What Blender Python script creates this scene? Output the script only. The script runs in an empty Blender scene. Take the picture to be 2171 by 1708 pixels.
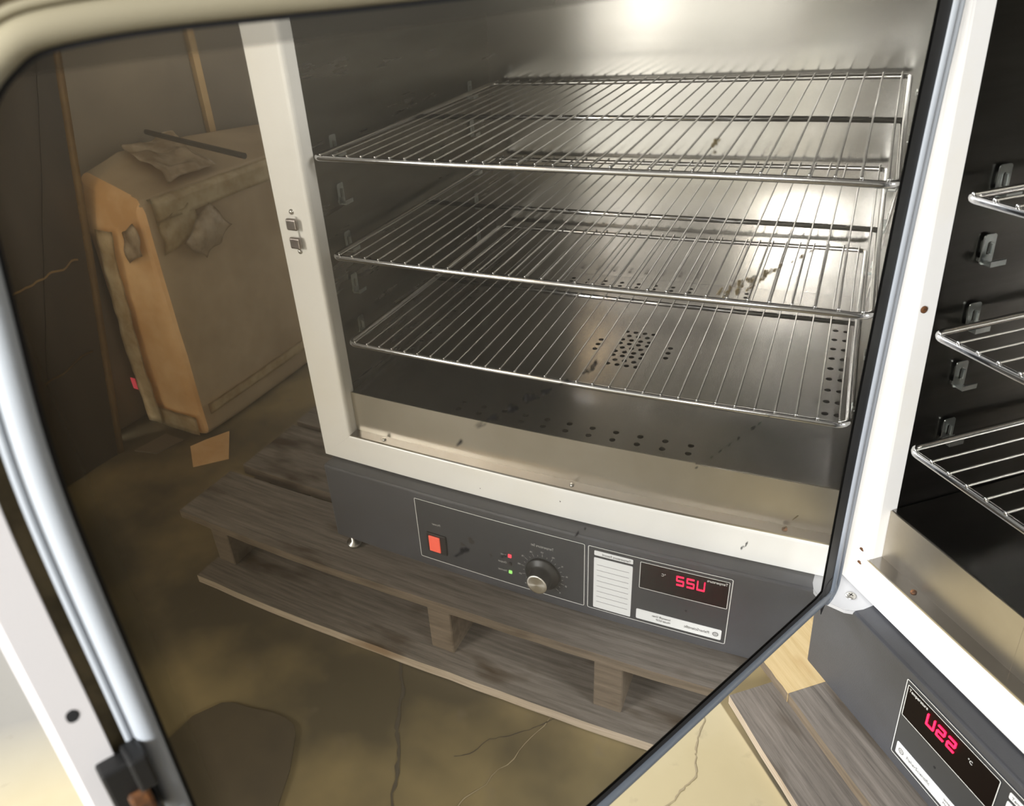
import bpy, bmesh, math, random
from mathutils import Vector, Matrix, noise
random.seed(7)
sc = bpy.context.scene
C = sc.collection
PI = math.pi

# ------------------------------------------------------------------ camera
R3 = Matrix(((0.276301046209379, 0.9576244228203218, -0.08132156344813017),
             (-0.44525871803390865, 0.20253628440454638, 0.8721947761334053),
             (0.8517055863844049, -0.2047791940545874, 0.4823516101392747)))
CAM = Vector((0.46918387, -0.44755895, 0.51490005))
cd = bpy.data.cameras.new('camera')
co = bpy.data.objects.new('camera', cd); C.objects.link(co)
co.matrix_world = Matrix.Translation(CAM) @ R3.transposed().to_4x4()
cd.sensor_width = 36; cd.lens = 1654.118 / 2171 * 36
cd.shift_x = 7.54 / 2171; cd.shift_y = -0.86 / 2171
cd.clip_start = 0.01
cd.dof.use_dof = True; cd.dof.focus_distance = 0.95; cd.dof.aperture_fstop = 13
sc.camera = co

# ------------------------------------------------------------------ exposure, world, lights
sc.view_settings.view_transform = 'Standard'
sc.view_settings.look = 'None'
sc.view_settings.gamma = 1
sc.view_settings.use_curve_mapping = False
sc.view_settings.exposure = 0.5
w = bpy.data.worlds.new('world'); sc.world = w; w.use_nodes = True
bg = w.node_tree.nodes['Background']
bg.inputs[1].default_value = 1.0
_n = w.node_tree.nodes; _l = w.node_tree.links
_tc = _n.new('ShaderNodeTexCoord'); _sx = _n.new('ShaderNodeSeparateXYZ'); _cr = _n.new('ShaderNodeValToRGB')
_l.new(_tc.outputs['Generated'], _sx.inputs[0]); _l.new(_sx.outputs[2], _cr.inputs[0]); _l.new(_cr.outputs[0], bg.inputs[0])
_cr.color_ramp.elements[0].position = 0.0; _cr.color_ramp.elements[0].color = (0.95, 0.94, 0.915, 1)     # bright hall walls
_cr.color_ramp.elements[1].position = 0.75; _cr.color_ramp.elements[1].color = (0.26, 0.25, 0.23, 1)    # dim roof

def area(name, loc, target, size, power, col=(1, 1, 1), sy=None):
    l = bpy.data.lights.new(name, 'AREA'); l.energy = power; l.color = col
    l.shape = 'RECTANGLE'; l.size = size; l.size_y = sy or size
    o = bpy.data.objects.new(name, l); C.objects.link(o); o.location = loc
    o.rotation_euler = (Vector(target) - Vector(loc)).to_track_quat('-Z', 'Y').to_euler()
    return o
area('key_light', (2.9, -2.9, 1.35), (0.3, 0, 0), 2.0, 235, (0.98, 0.99, 1.0), 0.9)  # added key light for the oven front, below ceiling height
area('window_light', (-4.2, -1.5, 2.3), (0.0, -0.1, -0.2), 1.8, 210, (0.95, 0.97, 1.0), 1.2)

area('carton_fill_light', (1.12, -1.25, 1.25), (1.35, 0.24, 0.0), 0.25, 2.2, (1.0, 0.72, 0.42))  # added warm fill that brightens the carton's narrow side

# ------------------------------------------------------------------ materials
MATS = {}
def mat(name, col, rough=0.5, metal=0.0, spec=0.5, emit=None, es=0, noise_amt=0.0, nscale=6.0, col2=None,
        bump=0.0, bscale=60.0, stretch=(1, 1, 1), coat=0.0, rvar=0.0, lo=0.35, hi=0.65):
    if name in MATS: return MATS[name]
    m = bpy.data.materials.new(name); m.use_nodes = True
    nt = m.node_tree; b = nt.nodes['Principled BSDF']
    b.inputs['Base Color'].default_value = (*col, 1)
    b.inputs['Roughness'].default_value = rough
    b.inputs['Metallic'].default_value = metal
    b.inputs['Specular IOR Level'].default_value = spec
    b.inputs['Coat Weight'].default_value = coat
    if emit:
        b.inputs['Emission Color'].default_value = (*emit, 1); b.inputs['Emission Strength'].default_value = es
    tc = nt.nodes.new('ShaderNodeTexCoord'); mp = nt.nodes.new('ShaderNodeMapping')
    mp.inputs['Scale'].default_value = stretch
    nt.links.new(tc.outputs['Object'], mp.inputs[0])
    if col2 or rvar:
        n = nt.nodes.new('ShaderNodeTexNoise'); n.inputs['Scale'].default_value = nscale
        n.inputs['Detail'].default_value = 6; n.inputs['Roughness'].default_value = 0.6
        nt.links.new(mp.outputs[0], n.inputs['Vector'])
        r = nt.nodes.new('ShaderNodeMapRange'); r.inputs[1].default_value = lo; r.inputs[2].default_value = hi
        nt.links.new(n.outputs[0], r.inputs[0])
        if col2:
            mx = nt.nodes.new('ShaderNodeMix'); mx.data_type = 'RGBA'
            mx.inputs[6].default_value = (*col, 1); mx.inputs[7].default_value = (*col2, 1)
            nt.links.new(r.outputs[0], mx.inputs[0]); nt.links.new(mx.outputs[2], b.inputs['Base Color'])
        if rvar:
            r2 = nt.nodes.new('ShaderNodeMapRange'); r2.inputs[3].default_value = rough; r2.inputs[4].default_value = rough + rvar
            nt.links.new(n.outputs[0], r2.inputs[0]); nt.links.new(r2.outputs[0], b.inputs['Roughness'])
    if bump:
        n2 = nt.nodes.new('ShaderNodeTexNoise'); n2.inputs['Scale'].default_value = bscale; n2.inputs['Detail'].default_value = 5
        nt.links.new(mp.outputs[0], n2.inputs['Vector'])
        bp = nt.nodes.new('ShaderNodeBump'); bp.inputs['Strength'].default_value = bump; bp.inputs['Distance'].default_value = 0.002
        nt.links.new(n2.outputs[0], bp.inputs['Height']); nt.links.new(bp.outputs[0], b.inputs['Normal'])
    MATS[name] = m
    return m

M_white = mat('white_paint', (0.82, 0.81, 0.785), 0.28, col2=(0.80, 0.77, 0.70), nscale=9, lo=0.5, hi=0.8)
M_whitegrey = mat('grey_white_paint', (0.66, 0.64, 0.64), 0.45)
M_gray = mat('dark_grey_paint', (0.062, 0.065, 0.076), 0.38, col2=(0.045, 0.046, 0.052), nscale=7, bump=0.15, bscale=900)
M_steel = mat('stainless_steel', (0.74, 0.725, 0.69), 0.15, 1.0, col2=(0.66, 0.64, 0.60), nscale=4, rvar=0.05, lo=0.2, hi=0.8)
M_steeldark = mat('shade_dark_steel', (0.25, 0.235, 0.20), 0.24, 1.0, col2=(0.15, 0.135, 0.11), nscale=4, rvar=0.08, stretch=(1, 1, 9), lo=0.2, hi=0.8)  # dim chamber reflections put into the side wall colour
M_steelfloor = mat('baffle_steel', (0.44, 0.43, 0.42), 0.15, 1.0, col2=(0.33, 0.315, 0.30), nscale=6, rvar=0.07, lo=0.2, hi=0.8)
M_riser = mat('brushed_sill_steel', (0.62, 0.58, 0.51), 0.33, 1.0, col2=(0.50, 0.455, 0.38), nscale=6, rvar=0.1)
M_chrome = mat('chrome_wire', (0.70, 0.70, 0.70), 0.13, 1.0)
M_rod = mat('chrome_rod', (0.50, 0.50, 0.49), 0.2, 1.0)
M_clip = mat('zinc_clip', (0.62, 0.65, 0.63), 0.30, 1.0, col2=(0.42, 0.45, 0.44), nscale=40)
M_rubber = mat('grey_silicone', (0.40, 0.43, 0.475), 0.40)
M_rubberlo = mat('grey_silicone_dark', (0.10, 0.115, 0.135), 0.45)
M_black = mat('gap_black', (0.008, 0.008, 0.009), 0.6)
M_blackpl = mat('black_plastic', (0.012, 0.012, 0.012), 0.45)
M_hole = mat('hole_dark', (0.01, 0.01, 0.01), 0.9)
M_channel = mat('heat_browned_steel', (0.20, 0.155, 0.08), 0.5, 0.0, col2=(0.05, 0.04, 0.02), nscale=45)
M_panelblack = mat('panel_print_black', (0.034, 0.036, 0.041), 0.42)
M_glassblack = mat('display_lens', (0.004, 0.0015, 0.0015), 0.4, spec=0.08)
M_line = mat('printed_white', (0.75, 0.76, 0.74), 0.5)
M_dimtext = mat('printed_grey', (0.38, 0.38, 0.37), 0.5)
M_card = mat('white_card', (0.78, 0.79, 0.80), 0.45)
M_ink = mat('grey_ink', (0.22, 0.22, 0.22), 0.6)
M_led = mat('red_digit', (0.5, 0.0, 0.01), 0.4, emit=(1.0, 0.01, 0.05), es=3.2)
M_ledr = mat('red_indicator', (0.6, 0.02, 0.03), 0.3, emit=(1.0, 0.05, 0.08), es=1.6)
M_ledg = mat('green_indicator', (0.2, 0.5, 0.1), 0.3, emit=(0.35, 0.8, 0.2), es=0.9)
M_switch = mat('red_rocker', (0.78, 0.12, 0.08), 0.4, emit=(1.0, 0.13, 0.07), es=0.30)
M_spun = mat('spun_aluminium', (0.78, 0.76, 0.73), 0.25, 1.0)
M_rust = mat('rusty_steel', (0.22, 0.09, 0.03), 0.7, 0.4, col2=(0.05, 0.03, 0.02), nscale=300)
M_screw = mat('screw_steel', (0.5, 0.49, 0.46), 0.3, 1.0)
M_catch = mat('catch_steel', (0.42, 0.38, 0.36), 0.35, 1.0, col2=(0.30, 0.26, 0.24), nscale=200)
M_soot = mat('burnt_residue', (0.018, 0.016, 0.013), 0.7)
M_residue = mat('brown_residue', (0.09, 0.07, 0.035), 0.7, col2=(0.04, 0.03, 0.015), nscale=250)
def wood(name, c1, c2, c3):
    m = bpy.data.materials.new(name); m.use_nodes = True; nt = m.node_tree; b = nt.nodes['Principled BSDF']
    b.inputs['Roughness'].default_value = 0.75; b.inputs['Specular IOR Level'].default_value = 0.2
    tc = nt.nodes.new('ShaderNodeTexCoord'); mp = nt.nodes.new('ShaderNodeMapping'); mp.inputs['Scale'].default_value = (3, 60, 60)
    nt.links.new(tc.outputs['Object'], mp.inputs[0])
    n = nt.nodes.new('ShaderNodeTexNoise'); n.inputs['Scale'].default_value = 3; n.inputs['Detail'].default_value = 8; n.inputs['Roughness'].default_value = 0.7
    nt.links.new(mp.outputs[0], n.inputs['Vector'])
    cr = nt.nodes.new('ShaderNodeValToRGB'); e = cr.color_ramp.elements
    e[0].position = 0.3; e[0].color = (*c2, 1); e[1].position = 0.68; e[1].color = (*c1, 1)
    nt.links.new(n.outputs[0], cr.inputs[0])
    n2 = nt.nodes.new('ShaderNodeTexNoise'); n2.inputs['Scale'].default_value = 9; n2.inputs['Detail'].default_value = 3
    mp2 = nt.nodes.new('ShaderNodeMapping'); mp2.inputs['Scale'].default_value = (0.8, 2.2, 2.2)
    nt.links.new(tc.outputs['Object'], mp2.inputs[0]); nt.links.new(mp2.outputs[0], n2.inputs['Vector'])
    rr = nt.nodes.new('ShaderNodeMapRange'); rr.inputs[1].default_value = 0.56; rr.inputs[2].default_value = 0.72
    nt.links.new(n2.outputs[0], rr.inputs[0])
    mx = nt.nodes.new('ShaderNodeMix'); mx.data_type = 'RGBA'; mx.inputs[7].default_value = (*c3, 1)
    nt.links.new(cr.outputs[0], mx.inputs[6]); nt.links.new(rr.outputs[0], mx.inputs[0])
    nt.links.new(mx.outputs[2], b.inputs['Base Color'])
    bp = nt.nodes.new('ShaderNodeBump'); bp.inputs['Strength'].default_value = 0.4; bp.inputs['Distance'].default_value = 0.001
    nt.links.new(n.outputs[0], bp.inputs['Height']); nt.links.new(bp.outputs[0], b.inputs['Normal'])
    return m
M_wood = wood('weathered_pine', (0.25, 0.22, 0.19), (0.10, 0.088, 0.075), (0.055, 0.036, 0.018))
M_woodedge = wood('pale_sawn_pine', (0.48, 0.40, 0.31), (0.30, 0.24, 0.175), (0.22, 0.15, 0.09))
M_woodmid = wood('old_sawn_pine', (0.19, 0.15, 0.11), (0.10, 0.078, 0.056), (0.07, 0.05, 0.03))
M_woodsun = wood('sunlit_pine', (0.62, 0.48, 0.26), (0.50, 0.36, 0.17), (0.40, 0.25, 0.10))  # sunlight on the board's end, painted into the wood colour
M_cardb = mat('cardboard', (0.46, 0.36, 0.235), 0.6, col2=(0.34, 0.255, 0.155), nscale=5, bump=0.3, bscale=20)
M_cardbdull = mat('dull_cardboard', (0.165, 0.135, 0.095), 0.5, col2=(0.11, 0.09, 0.065), nscale=3)
M_cardorange = mat('orange_warmlit_cardboard', (0.88, 0.58, 0.30), 0.45, col2=(0.66, 0.38, 0.16), nscale=9)
M_cardpale = mat('pale_tape', (0.86, 0.74, 0.50), 0.22, col2=(0.60, 0.46, 0.26), nscale=22, bump=0.8, bscale=30)
M_film = mat('stretch_film', (0.50, 0.39, 0.26), 0.14, col2=(0.72, 0.61, 0.45), nscale=26, bump=1.0, bscale=34, lo=0.4, hi=0.62)
M_darkwrap = mat('dark_wrapped_card', (0.018, 0.014, 0.009), 0.4, col2=(0.038, 0.029, 0.019), nscale=4, stretch=(1, 3, 0.4))
M_orangeedge = mat('corner_strip', (0.30, 0.19, 0.07), 0.6, col2=(0.2, 0.12, 0.045), nscale=12)
M_pink = mat('pink_label', (0.9, 0.08, 0.13), 0.5)
M_wall = mat('wall_paint', (0.82, 0.80, 0.75), 0.8)
M_bar = mat('dark_bar', (0.05, 0.042, 0.03), 0.5)

# polished liner panel of the door: slightly heat-tinted mirror steel
def mirror_mat():
    m = bpy.data.materials.new('polished_steel_mirror'); m.use_nodes = True; nt = m.node_tree
    b = nt.nodes['Principled BSDF']; out = nt.nodes['Material Output']
    b.inputs['Metallic'].default_value = 1; b.inputs['Roughness'].default_value = 0.012
    tc = nt.nodes.new('ShaderNodeTexCoord')
    n = nt.nodes.new('ShaderNodeTexNoise'); n.inputs['Scale'].default_value = 5; n.inputs['Detail'].default_value = 4
    nt.links.new(tc.outputs['Object'], n.inputs['Vector'])
    sx = nt.nodes.new('ShaderNodeSeparateXYZ'); nt.links.new(tc.outputs['Object'], sx.inputs[0])
    # heat tint: browner towards the free edge of the door
    r = nt.nodes.new('ShaderNodeMapRange'); r.inputs[1].default_value = 0.36; r.inputs[2].default_value = 0.57
    nt.links.new(sx.outputs[0], r.inputs[0])
    mx = nt.nodes.new('ShaderNodeMix'); mx.data_type = 'RGBA'
    mx.inputs[6].default_value = (0.74, 0.74, 0.725, 1); mx.inputs[7].default_value = (0.62, 0.57, 0.47, 1)
    nt.links.new(r.outputs[0], mx.inputs[0])
    r2 = nt.nodes.new('ShaderNodeMapRange'); r2.inputs[1].default_value = 0.3; r2.inputs[2].default_value = 0.75
    r2.inputs[3].default_value = 0.88; r2.inputs[4].default_value = 1.08
    nt.links.new(n.outputs[0], r2.inputs[0])
    mu = nt.nodes.new('ShaderNodeVectorMath'); mu.operation = 'SCALE'
    nt.links.new(mx.outputs[2], mu.inputs[0]); nt.links.new(r2.outputs[0], mu.inputs['Scale'])
    nt.links.new(mu.outputs[0], b.inputs['Base Color'])
    # darker margin along the top and free edges
    re = nt.nodes.new('ShaderNodeMapRange'); re.inputs[1].default_value = 0.5012; re.inputs[2].default_value = 0.5024; re.inputs[3].default_value = 1; re.inputs[4].default_value = 0.55
    nt.links.new(sx.outputs[1], re.inputs[0])
    re2 = nt.nodes.new('ShaderNodeMapRange'); re2.inputs[1].default_value = 0.574; re2.inputs[2].default_value = 0.584; re2.inputs[3].default_value = 1; re2.inputs[4].default_value = 0.45
    nt.links.new(sx.outputs[0], re2.inputs[0])
    mm = nt.nodes.new('ShaderNodeMath'); mm.operation = 'MULTIPLY'; nt.links.new(re.outputs[0], mm.inputs[0]); nt.links.new(re2.outputs[0], mm.inputs[1])
    mu2 = nt.nodes.new('ShaderNodeVectorMath'); mu2.operation = 'SCALE'
    nt.links.new(mu.outputs[0], mu2.inputs[0]); nt.links.new(mm.outputs[0], mu2.inputs['Scale']); nt.links.new(mu2.outputs[0], b.inputs['Base Color'])
    g = nt.nodes.new('ShaderNodeBsdfGlossy'); g.inputs['Roughness'].default_value = 0.34
    g.inputs['Color'].default_value = (0.62, 0.59, 0.52, 1)
    ms = nt.nodes.new('ShaderNodeMixShader'); ms.inputs[0].default_value = 0.18
    nt.links.new(b.outputs[0], ms.inputs[1]); nt.links.new(g.outputs[0], ms.inputs[2])
    nt.links.new(ms.outputs[0], out.inputs[0])
    return m
M_mirror = mirror_mat()

def floor_tone():
    m = bpy.data.materials.new('stained_concrete'); m.use_nodes = True; nt = m.node_tree
    b = nt.nodes['Principled BSDF']; b.inputs['Roughness'].default_value = 0.55
    tc = nt.nodes.new('ShaderNodeTexCoord')
    def nz(s, d=5):
        n = nt.nodes.new('ShaderNodeTexNoise'); n.inputs['Scale'].default_value = s; n.inputs['Detail'].default_value = d
        nt.links.new(tc.outputs['Object'], n.inputs['Vector']); return n
    def rng(src, a, c):
        r = nt.nodes.new('ShaderNodeMapRange'); r.inputs[1].default_value = a; r.inputs[2].default_value = c
        nt.links.new(src, r.inputs[0]); return r.outputs[0]
    def mix(f, a, c):
        mx = nt.nodes.new('ShaderNodeMix'); mx.data_type = 'RGBA'
        for i, v in ((6, a), (7, c)):
            if isinstance(v, tuple): mx.inputs[i].default_value = (*v, 1)
            else: nt.links.new(v, mx.inputs[i])
        nt.links.new(f, mx.inputs[0]); return mx.outputs[2]
    n1 = nz(3.2); n2 = nz(26, 6); n3 = nz(1.3, 3)
    floor_shade = mix(rng(n1.outputs[0], 0.42, 0.62), (0.075, 0.062, 0.036), (0.27, 0.21, 0.10))  # concrete tone darkened for the shade in front of the door
    floor_lit = mix(rng(n1.outputs[0], 0.40, 0.65), (0.44, 0.37, 0.215), (0.51, 0.445, 0.29))
    # sunlight left of the oven, painted as a yellow floor tone
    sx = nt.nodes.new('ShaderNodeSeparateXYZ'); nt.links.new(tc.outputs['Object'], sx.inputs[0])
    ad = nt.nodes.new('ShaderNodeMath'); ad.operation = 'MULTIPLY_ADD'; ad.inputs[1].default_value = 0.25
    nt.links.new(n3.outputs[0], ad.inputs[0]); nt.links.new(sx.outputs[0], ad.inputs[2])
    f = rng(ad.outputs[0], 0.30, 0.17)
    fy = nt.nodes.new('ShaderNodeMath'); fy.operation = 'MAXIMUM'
    floor_lit = mix(rng(sx.outputs[0], -0.28, -0.42), floor_lit, (0.215, 0.20, 0.17))
    fd = nt.nodes.new('ShaderNodeMath'); fd.operation = 'MULTIPLY'   # shade along the pallet, painted as a darker strip
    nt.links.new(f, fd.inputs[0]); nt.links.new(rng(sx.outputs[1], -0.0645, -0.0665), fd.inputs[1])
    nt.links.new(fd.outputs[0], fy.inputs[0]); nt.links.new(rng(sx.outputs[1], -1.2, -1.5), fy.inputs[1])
    base = mix(fy.outputs[0], floor_shade, floor_lit)
    base = mix(rng(sx.outputs[1], -1.3, -1.7), base, (0.56, 0.545, 0.50))  # bright far floor painted in for the back wall to mirror
    sp = mix(rng(n2.outputs[0], 0.62, 0.72), base, (0.16, 0.13, 0.09))
    fm = nt.nodes.new('ShaderNodeMix'); fm.data_type = 'RGBA'; fm.inputs[0].default_value = 0.35
    nt.links.new(base, fm.inputs[6]); nt.links.new(sp, fm.inputs[7]); nt.links.new(fm.outputs[2], b.inputs['Base Color'])
    bp = nt.nodes.new('ShaderNodeBump'); bp.inputs['Strength'].default_value = 0.15; bp.inputs['Distance'].default_value = 0.003
    nt.links.new(n2.outputs[0], bp.inputs['Height']); nt.links.new(bp.outputs[0], b.inputs['Normal'])
    return m
M_floor = floor_tone()

# ------------------------------------------------------------------ helpers
def obj(name, bm, m, parent=None, smooth=False, world=None, label=None):
    me = bpy.data.meshes.new(name)
    bmesh.ops.recalc_face_normals(bm, faces=bm.faces)
    bm.to_mesh(me); bm.free()
    me.materials.append(m)
    if smooth: me.shade_smooth()
    o = bpy.data.objects.new(name, me); C.objects.link(o)
    if parent: o.parent = parent
    if world is not None: o.matrix_world = world
    if label: o['label'] = label
    return o
def thing(name, label, cat, loc=(0, 0, 0), group=None):
    o = bpy.data.objects.new(name, None); C.objects.link(o); o.location = loc; o.empty_display_size = 0.05
    return tag(o, label, cat, group)
def tag(o, label, cat, group=None):
    o['label'] = label; o['category'] = cat
    if group: o['group'] = group
    return o
def struct(o): o['kind'] = 'structure'; return o
def box(bm, x0, x1, y0, y1, z0, z1, bev=0.0, seg=2, M=None):
    r = bmesh.ops.create_cube(bm, size=1)
    vs = r['verts']
    for v in vs: v.co = Vector(((x0 + x1) / 2 + v.co.x * (x1 - x0), (y0 + y1) / 2 + v.co.y * (y1 - y0), (z0 + z1) / 2 + v.co.z * (z1 - z0)))
    if bev:
        es = list({e for v in vs for e in v.link_edges})
        r2 = bmesh.ops.bevel(bm, geom=es, offset=bev, segments=seg, affect='EDGES', profile=0.5)
        vs = list({v for f in r2['faces'] for v in f.verts} | {v for v in vs if v.is_valid})
    if M: bmesh.ops.transform(bm, matrix=M, verts=vs)
    return vs
def B(): return bmesh.new()
def bxo(name, a, m, parent=None, bev=0.0, label=None, seg=2):
    bm = B(); box(bm, *a, bev=bev, seg=seg); return obj(name, bm, m, parent, label=label)
def tube(bm, pts, r, seg=10, closed=False, cap=True):
    P = [Vector(p) for p in pts]; n = len(P); rings = []
    up = Vector((0, 0, 1)); prev = None
    for i in range(n):
        a = P[(i - 1) % n] if (closed or i > 0) else P[i]; b = P[(i + 1) % n] if (closed or i < n - 1) else P[i]
        t = (b - a).normalized()
        if prev is None:
            prev = t.orthogonal() if abs(t.dot(up)) > 0.95 else up.cross(t)
        s = (prev - t * prev.dot(t)).normalized(); prev = s; q = t.cross(s)
        rings.append([bm.verts.new(P[i] + (s * math.cos(2 * PI * k / seg) + q * math.sin(2 * PI * k / seg)) * r) for k in range(seg)])
    for i in range(n if closed else n - 1):
        A, D = rings[i], rings[(i + 1) % n]
        for k in range(seg):
            bm.faces.new((A[k], A[(k + 1) % seg], D[(k + 1) % seg], D[k]))
    if not closed and cap:
        bm.faces.new(rings[0][::-1]); bm.faces.new(rings[-1])
def lathe(bm, prof, M, seg=32):      # prof: (radius, height) about +z, placed by M
    rings = []
    for r, h in prof:
        if r < 1e-6: rings.append([bm.verts.new(M @ Vector((0, 0, h)))])
        else: rings.append([bm.verts.new(M @ Vector((r * math.cos(2 * PI * k / seg), r * math.sin(2 * PI * k / seg), h))) for k in range(seg)])
    for A, D in zip(rings, rings[1:]):
        for k in range(seg):
            a0, a1 = A[k % len(A)], A[(k + 1) % len(A)]; d0, d1 = D[k % len(D)], D[(k + 1) % len(D)]
            vs = []
            for v in (a0, a1, d1, d0):
                if v not in vs: vs.append(v)
            if len(vs) > 2: bm.faces.new(vs)
def prism(bm, pts, axis_from, axis_to, f):   # polygon pts (a,b) extruded; f(a,b,c)->Vector
    A = [bm.verts.new(f(a, b, axis_from)) for a, b in pts]; D = [bm.verts.new(f(a, b, axis_to)) for a, b in pts]
    bm.faces.new(A); bm.faces.new(D[::-1])
    for i in range(len(pts)):
        j = (i + 1) % len(pts); bm.faces.new((A[i], D[i], D[j], A[j]))
def rrect(x0, x1, z0, z1, r, n=5):
    out = []
    for cx, cz, a0 in ((x1 - r, z1 - r, 0), (x0 + r, z1 - r, 90), (x0 + r, z0 + r, 180), (x1 - r, z0 + r, 270)):
        for k in range(n + 1):
            a = math.radians(a0 + 90 * k / n); out.append((cx + r * math.cos(a), cz + r * math.sin(a)))
    return out
def strip_ring(bm, outer, inner, f):
    A = [bm.verts.new(f(*p)) for p in outer]; D = [bm.verts.new(f(*p)) for p in inner]
    for i in range(len(A)):
        j = (i + 1) % len(A); bm.faces.new((A[i], A[j], D[j], D[i]))
def text(name, s, size, x, z, y, m, parent, align='LEFT', squash=1.0, bold=0.0):
    cu = bpy.data.curves.new(name, 'FONT'); cu.body = s; cu.size = size; cu.align_x = align; cu.extrude = 0.0001; cu.resolution_u = 3
    cu.offset = bold
    t = bpy.data.objects.new(name, cu); C.objects.link(t)
    bpy.context.view_layer.update()
    me = bpy.data.meshes.new_from_object(t.evaluated_get(bpy.context.evaluated_depsgraph_get()))
    bpy.data.objects.remove(t); bpy.data.curves.remove(cu)
    T = Matrix.Translation((x, y, z)) @ Matrix.Rotation(PI / 2, 4, 'X') @ Matrix.Diagonal((squash, 1, 1, 1))
    me.transform(T); me.materials.clear(); me.materials.append(m)
    o = bpy.data.objects.new(name, me); C.objects.link(o); o.parent = parent
    return o
def join_text(name, items, m, parent):
    bm = B()
    for it in items:
        o = text('tmp', *it, M_line, None); bm.from_mesh(o.data); me = o.data; bpy.data.objects.remove(o); bpy.data.meshes.remove(me)
    return obj(name, bm, m, parent)
def blob(bm, f, r, h, seed=0, sx=1.0, sy=1.0, n=18, amp=1.0):
    rs = random.Random(seed); ph = [rs.uniform(0, 6.28) for _ in range(4)]
    c = bm.verts.new(f(0, 0, h)); ring = []; low = []
    for k in range(n):
        a = 2 * PI * k / n
        q = r * (1 + amp * (0.22 * math.sin(2 * a + ph[0]) + 0.16 * math.sin(3 * a + ph[1]) + 0.12 * math.sin(5 * a + ph[2])))
        ring.append(bm.verts.new(f(q * .7 * sx * math.cos(a), q * .7 * sy * math.sin(a), h * .9)))
        low.append(bm.verts.new(f(q * sx * math.cos(a), q * sy * math.sin(a), 0)))
    for k in range(n):
        j = (k + 1) % n
        bm.faces.new((c, ring[k], ring[j])); bm.faces.new((ring[k], low[k], low[j], ring[j]))

# ================================================================== ROOM
FZ = -0.315
bm = B(); bmesh.ops.create_grid(bm, x_segments=2, y_segments=2, size=7)
for v in bm.verts: v.co.z = FZ
fl = struct(obj('floor', bm, M_floor))
def crack(name, pts, wid, m):
    bm = B(); L = []; rs = random.Random(3)
    dense = []
    for a, b in zip(pts, pts[1:]):
        for k in range(14):
            t = k / 14; dense.append(Vector(a).lerp(Vector(b), t))
    dense.append(Vector(pts[-1]))
    for i, p in enumerate(dense):
        d = (dense[min(i + 1, len(dense) - 1)] - dense[max(i - 1, 0)]).normalized(); nrm = Vector((-d.y, d.x))
        o = noise.noise(Vector((p.x * 30, p.y * 30, 1))) * 0.008 + rs.uniform(-.0012, .0012); ww = wid * (0.5 + rs.random())
        L.append((bm.verts.new((*(p + nrm * (o + ww / 2)), FZ + 0.0006)), bm.verts.new((*(p + nrm * (o - ww / 2)), FZ + 0.0006))))
    for (a, b), (c, d) in zip(L, L[1:]): bm.faces.new((a, b, d, c))
    return obj(name, bm, m, fl)
M_crackd = mat('crack_dark', (0.06, 0.05, 0.035), 0.9)
M_crackl = mat('crack_pale', (0.30, 0.245, 0.15), 0.9)
crack('crack', [(0.538, -0.05), (0.50, -0.11), (0.467, -0.173), (0.40, -0.28), (0.30, -0.5)], 0.0042, M_crackd)
crack('crack', [(0.282, -0.048), (0.339, -0.205), (0.37, -0.30)], 0.0012, M_crackl)
crack('crack', [(0.25, -0.04), (0.322, -0.102), (0.38, -0.17)], 0.001, M_crackd)
crack('crack', [(-0.13, -0.085), (-0.085, -0.12), (-0.05, -0.145), (-0.02, -0.20), (0.03, -0.30)], 0.0016, M_crackl)
struct(bxo('wall_front', (-6, 6.5, -4.25, -4.15, FZ, 3.2), M_wall))
win = struct(bxo('window_1', (1.48, 1.80, -4.148, -4.135, FZ + 0.02, 2.1),
                 mat('daylit_glass', (0.8, 0.8, 0.8), 0.3, emit=(1.0, 0.95, 0.86), es=2.6)))
for zz in (0.35, 0.9, 1.45):
    bxo('window_bar', (1.47, 1.81, -4.134, -4.11, zz, zz + 0.05), M_whitegrey, win)
bm = B()
for a in ((1.44, 1.48, -4.15, -4.10, FZ + 0.2, 2.15), (1.80, 1.84, -4.15, -4.10, FZ + 0.2, 2.15), (1.44, 1.84, -4.15, -4.10, 2.10, 2.15), (1.44, 1.84, -4.15, -4.10, FZ + 0.2, FZ + 0.25)):
    box(bm, *a)
obj('window_frame', bm, M_whitegrey, win)

# ================================================================== PALLET
PZ = -0.19
pal = thing('wooden_pallet', 'weathered wooden pallet under the oven, standing on the stained concrete floor', 'pallet', (0.43, 0.3, FZ))
def plank(name, x0, x1, y0, y1, z0, z1, m, label=None, skew=0.0, edge=True):
    bm = B(); n = 26; rs = random.Random(int(y0 * 1000) + int(z0 * 977)); cols = []
    for i in range(n + 1):
        x = x0 + (x1 - x0) * i / n
        w = 0.0016 * math.sin(x * 9 + y0 * 40) + rs.uniform(-0.0006, 0.0006); w2 = rs.uniform(-0.0006, 0.0006)
        zz = 0.0012 * math.sin(x * 7 + y0 * 20)
        s = skew * (i / n)
        cols.append([bm.verts.new(c) for c in ((x, y0 + w + s, z0 + zz * .3), (x, y1 + w2 + s, z0 + zz * .3), (x, y1 + w2 + s, z1 + zz), (x, y0 + w + s, z1 + zz))])
    for a, b in zip(cols, cols[1:]):
        for k in range(4): bm.faces.new((a[k], a[(k + 1) % 4], b[(k + 1) % 4], b[k]))
    bm.faces.new(cols[0]); bm.faces.new(cols[-1][::-1])
    bmesh.ops.transform(bm, matrix=Matrix.Translation((-0.43, -0.3, -FZ)), verts=bm.verts)
    o = obj(name, bm, m, pal, label=label)
    me = o.data
    if edge:
        me.materials.append(M_woodedge if name == 'bottom_board' else M_woodmid)
        for p in me.polygons:
            if abs(p.normal.y) > 0.8: p.material_index = 1
    return o
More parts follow.
